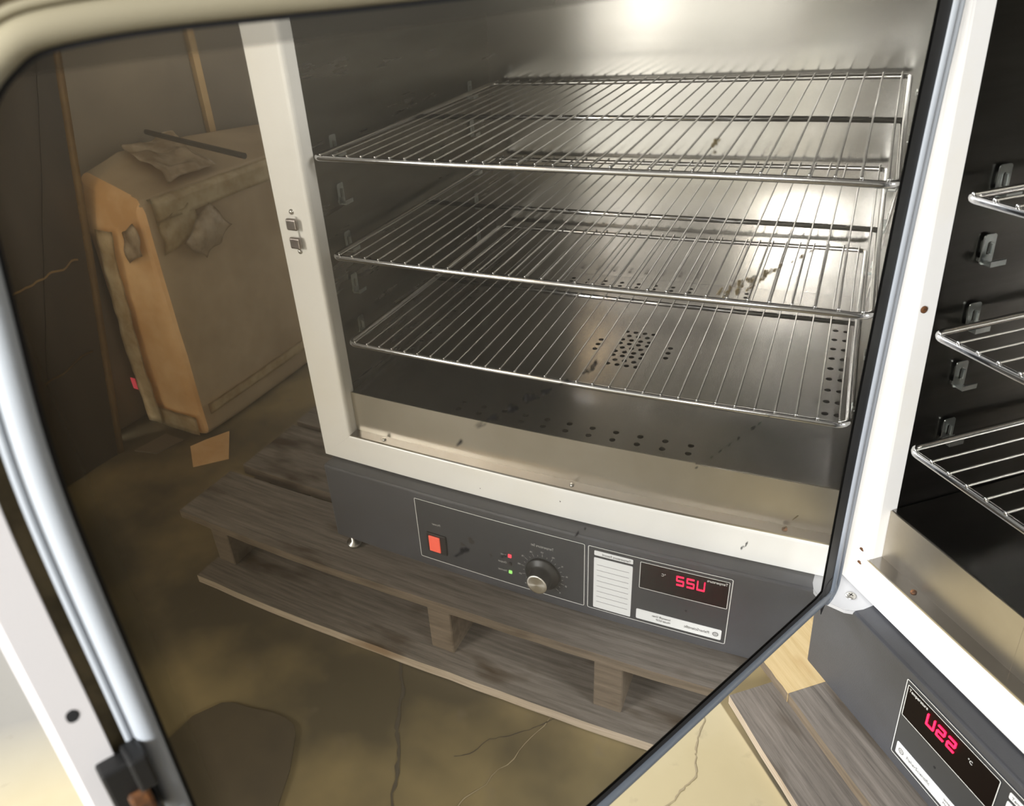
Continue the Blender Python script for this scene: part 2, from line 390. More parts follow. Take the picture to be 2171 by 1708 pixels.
plank('deck_board', -0.026, 0.955, -0.0475, 0.072, PZ - 0.014, PZ, M_wood, skew=-0.016)
plank('deck_board', -0.31, -0.0262, -0.0475, 0.072, PZ - 0.014, PZ, M_woodsun, label='end of the front deck board with sunlight painted in yellow')
for ya, yb, xa, xb in ((0.078, 0.215, -0.08, 0.945), (0.232, 0.36, -0.075, 0.95), (0.385, 0.51, -0.085, 0.94), (0.53, 0.66, -0.08, 0.95)):
    plank('deck_board', xa, xb, ya, yb, PZ - 0.017, PZ, M_wood)
for xs in (0.885, 0.452, 0.202, -0.07):
    bm = B(); box(bm, xs, xs + 0.038, -0.040 if xs > 0 else 0.06, 0.655, FZ + 0.0175, PZ - 0.018, bev=0.0015, seg=1)
    bmesh.ops.transform(bm, matrix=Matrix.Translation((-0.43, -0.3, -FZ)), verts=bm.verts)
    o = obj('stringer', bm, M_woodmid, pal)
plank('bottom_board', -0.124, 0.93, -0.0575, 0.075, FZ + 0.002, FZ + 0.017, M_wood, skew=-0.028)
plank('bottom_board', -0.10, 0.93, 0.26, 0.36, FZ + 0.002, FZ + 0.017, M_wood)
plank('bottom_board', -0.10, 0.93, 0.53, 0.655, FZ + 0.002, FZ + 0.017, M_wood)
# ================================================================== OVEN
oven = thing('laboratory_oven', 'dark grey and white laboratory oven with its polished door standing open, on the wooden pallet', 'oven', (0.305, 0.28, PZ))
OL = Matrix.Translation(oven.location).inverted()
def part(name, bm, m, parent=None, smooth=False, label=None):
    """geometry is written in world coordinates; stored relative to the oven's base"""
    bmesh.ops.transform(bm, matrix=OL, verts=bm.verts)
    return obj(name, bm, m, parent or oven, smooth, label=label)
def pbx(name, a, m, parent=None, bev=0.0, label=None, seg=2):
    bm = B(); box(bm, *a, bev=bev, seg=seg); return part(name, bm, m, parent, label=label)
W = 0.61; ZI0 = 0.0; ZI1 = 0.52; FW = 0.053; ZO0 = -0.044; ZO1 = 0.575; YB = 0.56
# outer shell
bm = B()
box(bm, -FW, -FW + 0.004, 0.02, YB, ZO0, ZO1); box(bm, W + FW - 0.004, W + FW, 0.02, YB, ZO0, ZO1)
box(bm, -FW, W + FW, YB - 0.004, YB, ZO0, ZO1); box(bm, -FW, W + FW, 0.02, YB, ZO1 - 0.004, ZO1); box(bm, -FW, W + FW, 0.02, YB, ZO0, ZO0 + 0.004)
part('cabinet', bm, M_white)
# white front frame, rounded towards the chamber
prof_in = [(0.0, 0.022), (0.0, 0.0055), (-0.0006, 0.0032), (-0.0018, 0.0014), (-0.0034, 0.0004), (-0.0055, 0.0)]
def frame_ring(inset):  # rectangle grown by -inset
    e = -inset; return [(-e, ZI0 - e), (W + e, ZI0 - e), (W + e, ZI1 + e), (-e, ZI1 + e)]
bm = B(); rings = []
FZB = -ZO0
for e, y in prof_in: rings.append([bm.verts.new((x, y, z)) for x, z in frame_ring(e)])
rings.append([bm.verts.new(c) for c in ((-FW + .003, 0, ZO0 + .002), (W + FW - .001, 0, ZO0 + .002), (W + FW - .001, 0, ZO1 - .003), (-FW + .003, 0, ZO1 - .003))])
rings.append([bm.verts.new(c) for c in ((-FW, 0.003, ZO0), (W + FW, 0.003, ZO0), (W + FW, 0.003, ZO1), (-FW, 0.003, ZO1))])
rings.append([bm.verts.new(c) for c in ((-FW, 0.0205, ZO0), (W + FW, 0.0205, ZO0), (W + FW, 0.0205, ZO1), (-FW, 0.0205, ZO1))])
for a, b in zip(rings, rings[1:]):
    for k in range(4): bm.faces.new((a[k], a[(k + 1) % 4], b[(k + 1) % 4], b[k]))
frame = part('front_frame', bm, M_white)
# mitre seam and stains on frame
bm = B()
prism(bm, [(W + 0.002, -0.0022), (W + FW - 0.002, ZO0 + 0.0035), (W + FW - 0.0014, ZO0 + 0.003), (W + 0.0026, -0.0028)], -0.0002, 0.0001, lambda a, b, c: Vector((a, c, b)))
part('mitre_seam', bm, M_dimtext, frame)
for i, (x, z, r) in enumerate(((0.30, -0.02, 0.0008), (0.41, -0.03, 0.0006))):
    bm = B(); blob(bm, lambda a, b, c, x=x, z=z: Vector((x + a, -0.0001 - c, z + b)), r, 0.0003, i)
    part('burnt_speck', bm, M_soot, frame)
bm = B(); lathe(bm, [(0.0, 0.0002), (0.0022, 0.0005), (0.0030, 0.0002), (0.0030, -0.001)], Matrix.Translation((0.0012, 0.0095, 0.254)) @ Matrix.Rotation(PI / 2, 4, 'Y'), 20)
part('screw_hole', bm, M_rust, frame)
# chamber liner (five sides) open at the front
X0, X1, Y0, Y1, Z0, Z1 = -0.0005, W + 0.0005, 0.021, 0.48, -0.001, ZI1 + 0.0
def liner():
    bm = B(); t = 0.0015
    box(bm, X0 - t, X1 + t, Y1, Y1 + t, Z0, Z1); box(bm, X0, X1, Y0, Y1, Z1, Z1 + t); box(bm, X0 - t, X1 + t, Y0 - 0.02, Y1, Z0 - t, Z0)
    return bm
lin = part('chamber_liner', liner(), M_steel)
M_leftwall = mat('shade_black_steel', (0.11, 0.105, 0.095), 0.26, 1.0, col2=(0.06, 0.056, 0.05), nscale=4, rvar=0.08, stretch=(1, 1, 9), lo=0.2, hi=0.8)  # left wall's dark reflections painted in as a blacker steel
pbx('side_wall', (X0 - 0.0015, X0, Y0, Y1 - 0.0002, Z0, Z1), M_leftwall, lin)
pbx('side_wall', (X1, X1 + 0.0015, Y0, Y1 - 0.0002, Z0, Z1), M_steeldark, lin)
# front sill: ledge + riser
bm = B(); box(bm, 0.0003, W - 0.0003, 0.0008, 0.0155, -0.0008, 0.0003)
sill = part('sill_ledge', bm, M_steelfloor)
bm = B(); box(bm, 0.0005, 0.148, 0.0150, 0.0162, 0.0003, 0.0545); box(bm, 0.148, W - 0.0005, 0.0152, 0.0164, 0.0003, 0.0560)
riser = part('sill_riser', bm, M_riser)
for x in (0.559, 0.288, 0.05):
    bm = B(); lathe(bm, [(0.0028, 0), (0.0026, 0.0012), (0.0012, 0.0018), (0, 0.0019)], Matrix.Translation((x, 0.0085, 0.0003)), 16)
    part('screw', bm, M_rust if x == 0.05 else M_screw, sill, True)
# baffle plate with drilled holes
holes = []
for k in range(11):
    x = 0.159 + 0.0292 * k
    holes += [(x, 0.0465), (x, 0.0315), (x, 0.457), (x, 0.4435)]
for k in range(9):
    y = 0.125 + 0.0265 * (k + 1)
    holes += [(0.016, y), (0.0285, y), (0.580, y), (0.596, y)]
for dx in (-0.020, -0.0068, 0.0066, 0.020):
    for y in (0.197, 0.2215, 0.2325, 0.2565, 0.2675, 0.292): holes.append((0.285 + dx * 1.0, y))
for dx in (-0.0135, 0.0, 0.0135):
    for y in (0.209, 0.2445, 0.280): holes.append((0.285 + dx, y))
for x in (0.3352, 0.2325):
    for y in (0.231, 0.245, 0.259): holes.append((x, y))
bmp = B(); box(bmp, 0.0006, W - 0.0006, 0.0166, 0.4795, 0.0540, 0.0550)
pm = bpy.data.meshes.new('p'); bmp.to_mesh(pm); bmp.free()
po = bpy.data.objects.new('p', pm); C.objects.link(po)
bmc = B()
for x, y in holes: bmesh.ops.create_cone(bmc, cap_ends=True, segments=16, radius1=0.0037, radius2=0.0037, depth=0.01, matrix=Matrix.Translation((x, y, 0.0545)))
cm = bpy.data.meshes.new('c'); bmc.to_mesh(cm); bmc.free()
cuto = bpy.data.objects.new('c', cm); C.objects.link(cuto)
md = po.modifiers.new('b', 'BOOLEAN'); md.operation = 'DIFFERENCE'; md.solver = 'EXACT'; md.object = cuto
bpy.context.view_layer.update()
me = bpy.data.meshes.new_from_object(po.evaluated_get(bpy.context.evaluated_depsgraph_get()))
bpy.data.objects.remove(po); bpy.data.objects.remove(cuto); bpy.data.meshes.remove(pm); bpy.data.meshes.remove(cm)
bm = B(); bm.from_mesh(me); bpy.data.meshes.remove(me)
part('perforated_base_plate', bm, M_steelfloor, lin)
bm = B(); box(bm, 0.001, W - 0.001, 0.017, 0.479, 0.004, 0.005)
part('heater_tray', bm, M_hole, lin)
# grimy corner angle down the left rear and shelf clips
def clip(side, y, ztop):
    bm = B(); w = 0.0115; h = 0.024; t = 0.0009; s = 1 if side == 'L' else -1
    xw = X0 + 0.0002 if side == 'L' else X1 - 0.0002
    xa = xw + s * 0.0022
    def f(a, b, c): return Vector((xa + s * c, y + a, ztop + b))
    # plate with a slot punched through it (ring of faces) and a rounded foot
    outer = rrect(-w / 2, w / 2, -h, 0, 0.0022); inner = rrect(-0.0017, 0.0017, -0.0165, -0.006, 0.0016)
    for c0 in (0, t): strip_ring(bm, outer, inner, lambda a, b, c=c0: f(a, b, c))
    n = len(outer)
    for P in (outer, inner):
        A = [bm.verts.new(f(*p, 0)) for p in P]; D = [bm.verts.new(f(*p, t)) for p in P]
        for i in range(n): bm.faces.new((A[i], A[(i + 1) % n], D[(i + 1) % n], D[i]))
    # wall button, tongue out of the slot, and hook arm carrying the shelf
    box(bm, min(xw, xa), max(xw, xa), y - 0.0045, y + 0.0045, ztop - 0.022, ztop - 0.019)
    box(bm, min(xa, xa + s * 0.0035), max(xa, xa + s * 0.0035), y + 0.0008, y + 0.0017, ztop - 0.0155, ztop - 0.007)
    box(bm, min(xa, xa + s * 0.009), max(xa, xa + s * 0.009), y - 0.003, y + 0.0045, ztop - h, ztop - h + 0.0011)
    box(bm, min(xa + s * 0.008, xa + s * 0.0092), max(xa + s * 0.008, xa + s * 0.0092), y - 0.0035, y + 0.011, ztop - h + 0.0002, ztop - h + 0.0045)
    return part('shelf_clip', bm, M_clip, lin)
for zt in (0.361, 0.308, 0.2515, 0.199, 0.1435):
    for side in 'LR':
        for y in (0.058, 0.405): clip(side, y, zt)
# dark vertical standards on the left wall, towards the back
for y in (0.405,):
    for sx in (0,):
        bm = B(); box(bm, X0, X0 + 0.0016, y - 0.010, y + 0.010, 0.056, Z1 - 0.001); part('standard', bm, M_steelfloor, lin)

# control housing
YC = -0.0201
bm = B(); box(bm, -0.040, 0.652, YC, 0.05, -0.165, ZO0 - 0.0005, bev=0.003, seg=3)
house = part('control_housing', bm, M_gray)
bm = B(); box(bm, -0.040, 0.652, 0.0505, 0.53, -0.160, ZO0 - 0.001)
part('base_cabinet', bm, M_gray)
for x, y in ((0.635, -0.006), (-0.02, -0.006 + 0.02), (0.635, 0.50), (-0.02, 0.50)):
    bm = B(); lathe(bm, [(0, 0), (0.010, 0), (0.011, 0.002), (0.011, 0.006), (0.004, 0.008), (0.004, 0.03), (0, 0.03)], Matrix.Translation((x, y, PZ + 0.001)), 20)
    part('levelling_foot', bm, M_screw, None, True)
def fp(a, b, c=0.0): return Vector((a, YC - c, b))
def plate(name, x0, x1, z0, z1, r, th, m, parent, y=YC, label=None):
    bm = B(); prism(bm, rrect(x0, x1, z0, z1, r), y + 0.0002, y - th, lambda a, b, c: Vector((a, c, b)))
    return part(name, bm, m, parent, label=label)
def outline(name, x0, x1, z0, z1, wd, r, parent, y, m=M_line):
    bm = B(); strip_ring(bm, rrect(x0, x1, z0, z1, r), rrect(x0 + wd, x1 - wd, z0 + wd, z1 - wd, max(r - wd, .0001)), lambda a, b: Vector((a, y, b)))
    return part(name, bm, m, parent)
# two printed fields
disp_plate = plate('display_faceplate', 0.0905, 0.2566, -0.1501, -0.0544, 0.0022, 0.0006, M_panelblack, house)
ctrl_plate = plate('control_faceplate', 0.2606, 0.5011, -0.1501, -0.0544, 0.0022, 0.0006, M_panelblack, house)
YP = YC - 0.0006
outline('printed_border', 0.0905, 0.2566, -0.1501, -0.0544, 0.0008, 0.0022, disp_plate, YP - 0.0002)
outline('printed_border', 0.2606, 0.5011, -0.1501, -0.0544, 0.0008, 0.0022, ctrl_plate, YP - 0.0002)
plate('display_lens', 0.0935, 0.1928, -0.0972, -0.0592, 0.0014, 0.0010, M_glassblack, disp_plate)
outline('printed_border', 0.0933, 0.1930, -0.0974, -0.0590, 0.0007, 0.0014, disp_plate, YC - 0.0012)
def wt(s, size, x, z, m, parent, align='LEFT', y=YP - 0.0002, squash=1.0, bold=0.0, name='lettering'):
    o = text(name, s, size, x - oven.location.x, z - oven.location.z, y - oven.location.y, m, parent, align, squash, bold); return o
YD = YC - 0.0012
wt('Temperature', 0.0050, 0.0955, -0.0652, M_line, disp_plate, y=YD, squash=0.82)
wt('\u00b0C', 0.0052, 0.1628, -0.0725, M_line, disp_plate, y=YD, squash=0.9)
# seven-segment read-out 022 (top bar of the nought unlit)
def seg7(x, z, w, h, on):
    t = 0.0012; bm = B(); g = 0.0003
    S = {'a': (x + t / 2, x + w - t / 2, z + h - t, z + h), 'g': (x + t / 2, x + w - t / 2, z + h / 2 - t / 2, z + h / 2 + t / 2), 'd': (x + t / 2, x + w - t / 2, z, z + t),
         'f': (x, x + t, z + h / 2 + g, z + h - g), 'b': (x + w - t, x + w, z + h / 2 + g, z + h - g), 'e': (x, x + t, z + g, z + h / 2 - g), 'c': (x + w - t, x + w, z + g, z + h / 2 - g)}
    for k in on:
        a = S[k]; box(bm, a[0], a[1], YD - 0.0011, YD + 0.0002, a[2], a[3])
    return part('digit', bm, M_led, disp_plate)
for x, on in ((0.1190, 'bcdef'), (0.1305, 'abged'), (0.1420, 'abged')): seg7(x, -0.0795, 0.0088, 0.0128, on)
# maker's label
lb = plate('brand_label', 0.0955, 0.1945, -0.1455, -0.1305, 0.0016, 0.0010, M_card, disp_plate)
YLb = YC - 0.0013
wt('FisherScientific', 0.0057, 0.1085, -0.1398, M_ink, lb, y=YLb, squash=0.84)
wt('Isotemp\u00ae Oven', 0.0040, 0.1530, -0.1365, M_ink, lb, y=YLb, squash=0.85)
wt('Model 655F', 0.0040, 0.1530, -0.1413, M_ink, lb, y=YLb, squash=0.9)
bm = B(); cx_, cz_ = 0.1018, -0.1380; pts = []
for k in range(48):
    a = 2 * PI * k / 48; r = 0.0036 if (k // 2) % 2 == 0 else 0.0030; pts.append((cx_ + r * math.cos(a), cz_ + r * math.sin(a)))
inner = [(cx_ + 0.0021 * math.cos(2 * PI * k / 48), cz_ + 0.0021 * math.sin(2 * PI * k / 48)) for k in range(48)]
strip_ring(bm, pts, inner, lambda a, b: Vector((a, YLb, b)))
in2 = [(cx_ + 0.0013 * math.cos(2 * PI * k / 24), cz_ + 0.0013 * math.sin(2 * PI * k / 24)) for k in range(24)]
in3 = [(cx_ + 0.0007 * math.cos(2 * PI * k / 24), cz_ + 0.0007 * math.sin(2 * PI * k / 24)) for k in range(24)]
strip_ring(bm, in2, in3, lambda a, b: Vector((a, YLb, b)))
part('gear_emblem', bm, M_ink, lb)
bm = B(); lathe(bm, [(0, 0.0003), (0.0013, 0.0002), (0.0013, 0)], Matrix.Translation((0.137, YP, -0.115)) @ Matrix.Rotation(PI / 2, 4, 'X'), 14); part('pin_hole', bm, M_hole, disp_plate)
# record card
hd = plate('record_header', 0.2015, 0.2488, -0.0665, -0.0597, 0.0012, 0.0009, M_card, disp_plate)
wt('Temperature Record', 0.0046, 0.2040, -0.0648, M_ink, hd, y=YC - 0.0012, squash=0.88)
cardp = plate('record_card', 0.2015, 0.2490, -0.1470, -0.0697, 0.0014, 0.0009, M_card, disp_plate)
bm = B()
for k in range(8):
    z = -0.0800 - 0.0081 * k; box(bm, 0.2055, 0.2450, YC - 0.0012, YC - 0.0010, z, z + 0.0003)
part('ruled_line', bm, M_ink, cardp)
M_grease = mat('grease_film', (0.018, 0.017, 0.014), 0.5)
# controls
pbx('switch_bezel', (0.4570, 0.4870, YC - 0.0030, YC, -0.1350, -0.1040), M_blackpl, ctrl_plate, 0.0008)
pbx('power_switch', (0.4655, 0.4830, YC - 0.0050, YC - 0.0028, -0.1320, -0.1070), M_switch, ctrl_plate, 0.0012, label='lit red rocker switch')
wt('Power', 0.0050, 0.4640, -0.0905, M_dimtext, ctrl_plate)
wt('Temperature Set', 0.0054, 0.3010, -0.0775, M_dimtext, ctrl_plate, squash=0.82)
for z, s, m in ((-0.1040, 'Heat', M_ledr), (-0.1165, 'Output', M_blackpl), (-0.1298, 'Normal', M_ledg)):
    bm = B(); box(bm, 0.3597, 0.3643, YC - 0.0022, YC, z - 0.0022, z + 0.0022, bev=0.0005)
    part('indicator_lamp', bm, m, ctrl_plate)
    wt(s, 0.0045, 0.3672, z - 0.0016, M_dimtext, ctrl_plate, squash=0.9)
KX, KZ = 0.3165, -0.1172
MK = Matrix.Translation((KX, YP, KZ)) @ Matrix.Rotation(PI / 2, 4, 'X')
bm = B(); lathe(bm, [(0, 0.0), (0.0228, 0.0), (0.0232, 0.0008), (0.0232, 0.003), (0.0222, 0.0042), (0.0170, 0.0065), (0.0152, 0.009), (0.0142, 0.0195), (0.0136, 0.0203), (0, 0.0203)], MK, 48)
knob = part('knob', bm, M_blackpl, ctrl_plate, True)
bm = B(); lathe(bm, [(0, 0.0212)] + [(r, 0.0212 - (0.00008 if i % 2 else 0)) for i, r in enumerate([0.0010 * k for k in range(1, 13)])] + [(0.0134, 0.0208), (0.0136, 0.0202)], MK, 64)
M_sp = bpy.data.materials.new('spun_cap'); M_sp.use_nodes = True
_b = M_sp.node_tree.nodes['Principled BSDF']; _b.inputs['Base Color'].default_value = (0.78, 0.75, 0.70, 1); _b.inputs['Metallic'].default_value = 1
_b.inputs['Roughness'].default_value = 0.32; _b.inputs['Anisotropic'].default_value = 0.85
_t = M_sp.node_tree.nodes.new('ShaderNodeTangent'); _t.direction_type = 'RADIAL'; _t.axis = 'Y'
M_sp.node_tree.links.new(_t.outputs[0], _b.inputs['Tangent'])
_c = part('knob_cap', bm, M_sp, knob, True, label='spun aluminium cap')
# put the cap's own origin on the knob's axis so the turning marks run round it
_off = Vector((KX, YP, KZ)) - Vector(oven.location)
_c.data.transform(Matrix.Translation(-_off)); _c.location = _off
bm = B(); items = []
nums = ['0', '25', '50', '75', '100', '125', '150', '175', '200', '250', '300']
for k in range(21):
    a = math.radians(225 - 270 * k / 20); major = k % 2 == 0
    r0, r1 = 0.0255, 0.0300 if major else 0.0277
    d = Vector((math.cos(a), math.sin(a))); nn = Vector((-d.y, d.x)) * 0.00025
    q = [Vector((KX, KZ)) + d * r0 - nn, Vector((KX, KZ)) + d * r0 + nn, Vector((KX, KZ)) + d * r1 + nn, Vector((KX, KZ)) + d * r1 - nn]
    bm.faces.new([bm.verts.new((v.x, YP - 0.0002, v.y)) for v in q])
    if major:
        c = Vector((KX, KZ)) + d * 0.0330
        items.append((nums[k // 2], 0.0032, c.x - oven.location.x, c.y - 0.0012 - oven.location.z, YP - 0.0002 - oven.location.y))
part('dial_tick', bm, M_dimtext, ctrl_plate)
bm = B()
for s, sz, x, z, y in items:
    o = text('t', s, sz, x, z, y, M_line, None, 'CENTER', 0.85); bm.from_mesh(o.data); mm = o.data; bpy.data.objects.remove(o); bpy.data.meshes.remove(mm)
obj('dial_number', bm, M_dimtext, ctrl_plate)
bm = B()
for i, (x, z, r) in enumerate(((0.418, -0.098, 0.0045), (0.432, -0.108, 0.003), (0.39, -0.112, 0.002), (0.45, -0.072, 0.0016))):
    bm = B(); blob(bm, lambda a, b, c, x=x, z=z: Vector((x + a, YP - 0.0001 - c, z + b)), r, 0.0002, i + 20)
    part('grease_spot', bm, M_grease, ctrl_plate)

# door catch: two roller housings and domed screws on the frame's right stile
def domes(x, y, z, r): 
    bm = B(); lathe(bm, [(r, 0), (r * .9, r * .4), (r * .5, r * .7), (0, r * .8)], Matrix.Translation((x, y, z)) @ Matrix.Rotation(PI / 2, 4, 'X'), 16); return bm
cat = pbx('door_catch', (0.6325, 0.6415, -0.0025, 0.0, 0.2500, 0.2850), M_white, frame, 0.0006)
pbx('catch_roller', (0.6290, 0.6450, -0.0075, -0.0024, 0.2700, 0.2835), M_catch, frame, 0.0022, seg=3)
pbx('catch_roller', (0.6285, 0.6445, -0.0075, -0.0024, 0.2485, 0.2620), M_catch, frame, 0.0022, seg=3)
part('screw', domes(0.6385, 0, 0.2895, 0.0034), M_screw, frame, True)
part('screw', domes(0.6365, 0, 0.2440, 0.0032), M_screw, frame, True)

# ================================================================== DOOR (open)
N = Vector((0.9029949727211074, 0.4289010167006996, -0.02537709820906427)); OFF = -0.010949993860106942
KK = (-0.11863587055597784, -0.024960108637194073, -0.018086723513002063, -0.13644030777432484, 0.09153296995895657, -0.12863810026284422, 0.008961970902381022)
EU = Vector((N.y, -N.x, 0)).normalized(); EV = N.cross(EU); EV = EV if EV.z > 0 else -EV
UN = math.hypot(N.x, N.y)
def surf(u, z):
    a = u - .33; b = z - .27; k = KK
    return .5 * k[0] * a * a + .5 * k[1] * b * b + k[2] * a * b + k[3] * a ** 3 + k[4] * a * a * b + k[5] * a * b * b + k[6] * b ** 3
def DP(u, z, o=0.0, bend=True):      # door coordinates: along the door, height, out of the face
    b = (z - OFF * N.z) / EV.z
    a = u / UN
    s = surf(u, z) if bend else 0.0
    return EU * a + EV * b + N * (OFF + s + o)
# bead centre line (u, z), corners rounded
def catmull(P, n=8):
    out = []; m = len(P)
    for i in range(m):
        p0, p1, p2, p3 = (Vector(P[(i + j) % m]) for j in (-1, 0, 1, 2))
        for k in range(n):
            t = k / n
            out.append(0.5 * ((2 * p1) + (-p0 + p2) * t + (2 * p0 - 5 * p1 + 4 * p2 - p3) * t * t + (-p0 + 3 * p1 - 3 * p2 + p3) * t ** 3))
    return out
PATH = catmull([(0.0335, -0.0225), (0.0365, -0.0258), (0.045, -0.0262), (0.12, -0.0205), (0.235, -0.0125), (0.37, -0.0055), (0.50, 0.000), (0.575, 0.004), (0.590, 0.012), (0.594, 0.030),
                (0.5935, 0.10), (0.593, 0.20), (0.592, 0.30), (0.5905, 0.39), (0.585, 0.444), (0.578, 0.4845), (0.5635, 0.506), (0.537, 0.5128),
                (0.45, 0.5130), (0.30, 0.5125), (0.15, 0.512), (0.06, 0.512), (0.040, 0.508), (0.033, 0.490), (0.033, 0.40), (0.033, 0.30), (0.033, 0.20), (0.033, 0.10), (0.033, 0.02), (0.033, -0.010)])
def offset(P, d):
    out = []; n = len(P)
    for i in range(n):
        t = (P[(i + 1) % n] - P[(i - 1) % n]).normalized()
        out.append(P[i] + Vector((t.y, -t.x)) * d)      # outward for a counter-clockwise loop
    return out
def var(P, f):
    base = offset(P, 1.0)
    return [p + (q - p) * f(p) for p, q in zip(P, base)]
# the door shell: painted pan behind the panel
def rim_in(p):  return 0.0115 if p.x > 0.3 or p.y > 0.3 else 0.010
def rim_out(p):
    k = max(0.0, min(1.0, (p.y - 0.02) / 0.05)) * max(0.0, min(1.0, (p.x - 0.08) / 0.05))
    return 0.005 + 0.0215 * k
bm = B()
rows = [(offset(PATH, 0.0060), -0.0055), (var(PATH, lambda p: min(0.0115, rim_out(p) - .0006)), -0.0050), (var(PATH, lambda p: min(0.0120, rim_out(p) - .0004)), 0.0005),
        (var(PATH, lambda p: max(0.0002, rim_out(p) - 0.0025)) , 0.0005), (var(PATH, lambda p: rim_out(p)), -0.0025), (var(PATH, lambda p: rim_out(p) + 0.0002), -0.045)]
rr = [[bm.verts.new(DP(p.x, p.y, o)) for p in P] for P, o in rows]
for a, b in zip(rr, rr[1:]):
    n = len(a)
    for i in range(n): bm.faces.new((a[i], a[(i + 1) % n], b[(i + 1) % n], b[i]))
bm.faces.new(rr[-1])
door = part('door', bm, M_whitegrey)
door['label'] = 'open oven door'
# browned channel around the seal and black strip painted for the shadowed gap by the panel
bm = B()
A = [bm.verts.new(DP(p.x, p.y, -0.0045)) for p in var(PATH, lambda p: min(0.0117, rim_out(p) - 0.0006))]; D = [bm.verts.new(DP(p.x, p.y, -0.0015)) for p in offset(PATH, -0.0015)]
for i in range(len(A)): j = (i + 1) % len(A); bm.faces.new((A[i], A[j], D[j], D[i]))
part('seal_channel', bm, M_channel, door)
def inner_d(p):
    r = -0.0055
    if p.x < 0.12: r = -0.0055 - 0.0165 * max(0, min(1, (0.075 - p.x) / 0.035))
    if p.y < 0.03: r = min(r, -0.0115)
    return r
bm = B(); inn = var(PATH, inner_d)
A = [bm.verts.new(DP(p.x, p.y, 0.0004)) for p in offset(PATH, 0.0)]; D = [bm.verts.new(DP(p.x, p.y, 0.0010)) for p in inn]
for i in range(len(A)): j = (i + 1) % len(A); bm.faces.new((A[i], A[j], D[j], D[i]))
part('seal_gap', bm, M_black, door)
# seal rubber: warm light painted along the top run, shade along the bottom run
M_seal = M_rubber.copy(); M_seal.name = 'lit_shaded_silicone'
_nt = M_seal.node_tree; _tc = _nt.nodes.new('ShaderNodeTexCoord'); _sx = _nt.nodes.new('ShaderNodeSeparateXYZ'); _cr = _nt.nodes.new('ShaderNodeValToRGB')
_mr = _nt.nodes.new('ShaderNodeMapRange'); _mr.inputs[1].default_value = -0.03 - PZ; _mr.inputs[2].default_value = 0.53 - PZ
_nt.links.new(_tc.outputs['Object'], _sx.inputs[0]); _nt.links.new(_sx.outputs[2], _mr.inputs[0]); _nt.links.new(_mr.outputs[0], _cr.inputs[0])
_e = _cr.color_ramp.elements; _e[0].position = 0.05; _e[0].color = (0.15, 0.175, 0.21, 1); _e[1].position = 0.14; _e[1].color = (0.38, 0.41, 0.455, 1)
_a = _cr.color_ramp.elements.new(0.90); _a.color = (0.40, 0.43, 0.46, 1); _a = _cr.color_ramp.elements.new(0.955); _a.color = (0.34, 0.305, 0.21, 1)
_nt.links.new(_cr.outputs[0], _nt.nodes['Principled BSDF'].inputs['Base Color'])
# silicone bead: main lip and thin outer lip
def bead(off, rad, lift, m, name='door_seal'):
    bm = B(); P = var(PATH, off); n = len(P); seg = 12; rings = []
    for i in range(n):
        t = (P[(i + 1) % n] - P[(i - 1) % n]).normalized(); o = Vector((t.y, -t.x)); r = rad(P[i])
        rings.append([bm.verts.new(DP(P[i].x + o.x * r * math.cos(2 * PI * k / seg), P[i].y + o.y * r * math.cos(2 * PI * k / seg), lift + r * math.sin(2 * PI * k / seg))) for k in range(seg)])
    for i in range(n):
        a, b = rings[i], rings[(i + 1) % n]
        for k in range(seg): bm.faces.new((a[k], a[(k + 1) % seg], b[(k + 1) % seg], b[k]))
    return part(name, bm, m, door, True)
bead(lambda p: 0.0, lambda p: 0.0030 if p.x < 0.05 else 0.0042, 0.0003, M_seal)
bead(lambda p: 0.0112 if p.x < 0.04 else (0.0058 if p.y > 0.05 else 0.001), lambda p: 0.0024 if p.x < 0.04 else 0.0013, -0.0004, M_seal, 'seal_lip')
# polished inner panel (gently oil-canned pressed sheet)
nu, nv = 72, 72
bm = B(); g = []
for i in range(nu + 1):
    u = 0.030 + (0.590 - 0.030) * i / nu; row = []
    for j in range(nv + 1):
        t = j / nv
        zb = -0.022 + 0.024 * (u - 0.03) / 0.56; zt = 0.510
        row.append(bm.verts.new(Vector((u, zb + (zt - zb) * t, 0))))
    g.append(row)
for i in range(nu):
    for j in range(nv): bm.faces.new((g[i][j], g[i + 1][j], g[i + 1][j + 1], g[i][j + 1]))
# clip the sheet's corners to the seal path
def inside(u, z, P):
    c = False; n = len(P); j = n - 1
    for i in range(n):
        if ((P[i].y > z) != (P[j].y > z)) and (u < (P[j].x - P[i].x) * (z - P[i].y) / (P[j].y - P[i].y) + P[i].x): c = not c
        j = i
    return c
LIM = offset(PATH, 0.004)
bad = [f for f in bm.faces if not all(inside(v.co.x, v.co.y, LIM) for v in f.verts)]
bmesh.ops.delete(bm, geom=bad, context='FACES')
me = bpy.data.meshes.new('inner_panel')
for v in bm.verts: v.co.z = surf(v.co.x, v.co.y)
bm.to_mesh(me); bm.free(); me.materials.append(M_mirror); me.shade_smooth()
# local axes: x along the door, y up, z out of its face
panel = bpy.data.objects.new('inner_panel', me); C.objects.link(panel); panel.parent = door
BASE = Matrix(((EU.x / UN, EV.x / EV.z, N.x, 0), (EU.y / UN, EV.y / EV.z, N.y, 0), (EU.z / UN, EV.z / EV.z, N.z, 0), (0, 0, 0, 1)))
T0 = EV * (-OFF * N.z / EV.z) + N * OFF
PM = Matrix.Translation(T0) @ BASE
me.transform(OL @ PM)
# material wants door coordinates: keep them as the object's own frame instead
me.transform((OL @ PM).inverted()); panel.matrix_local = OL @ PM
panel['label'] = 'mirror-polished stainless steel inner panel with heat tint'
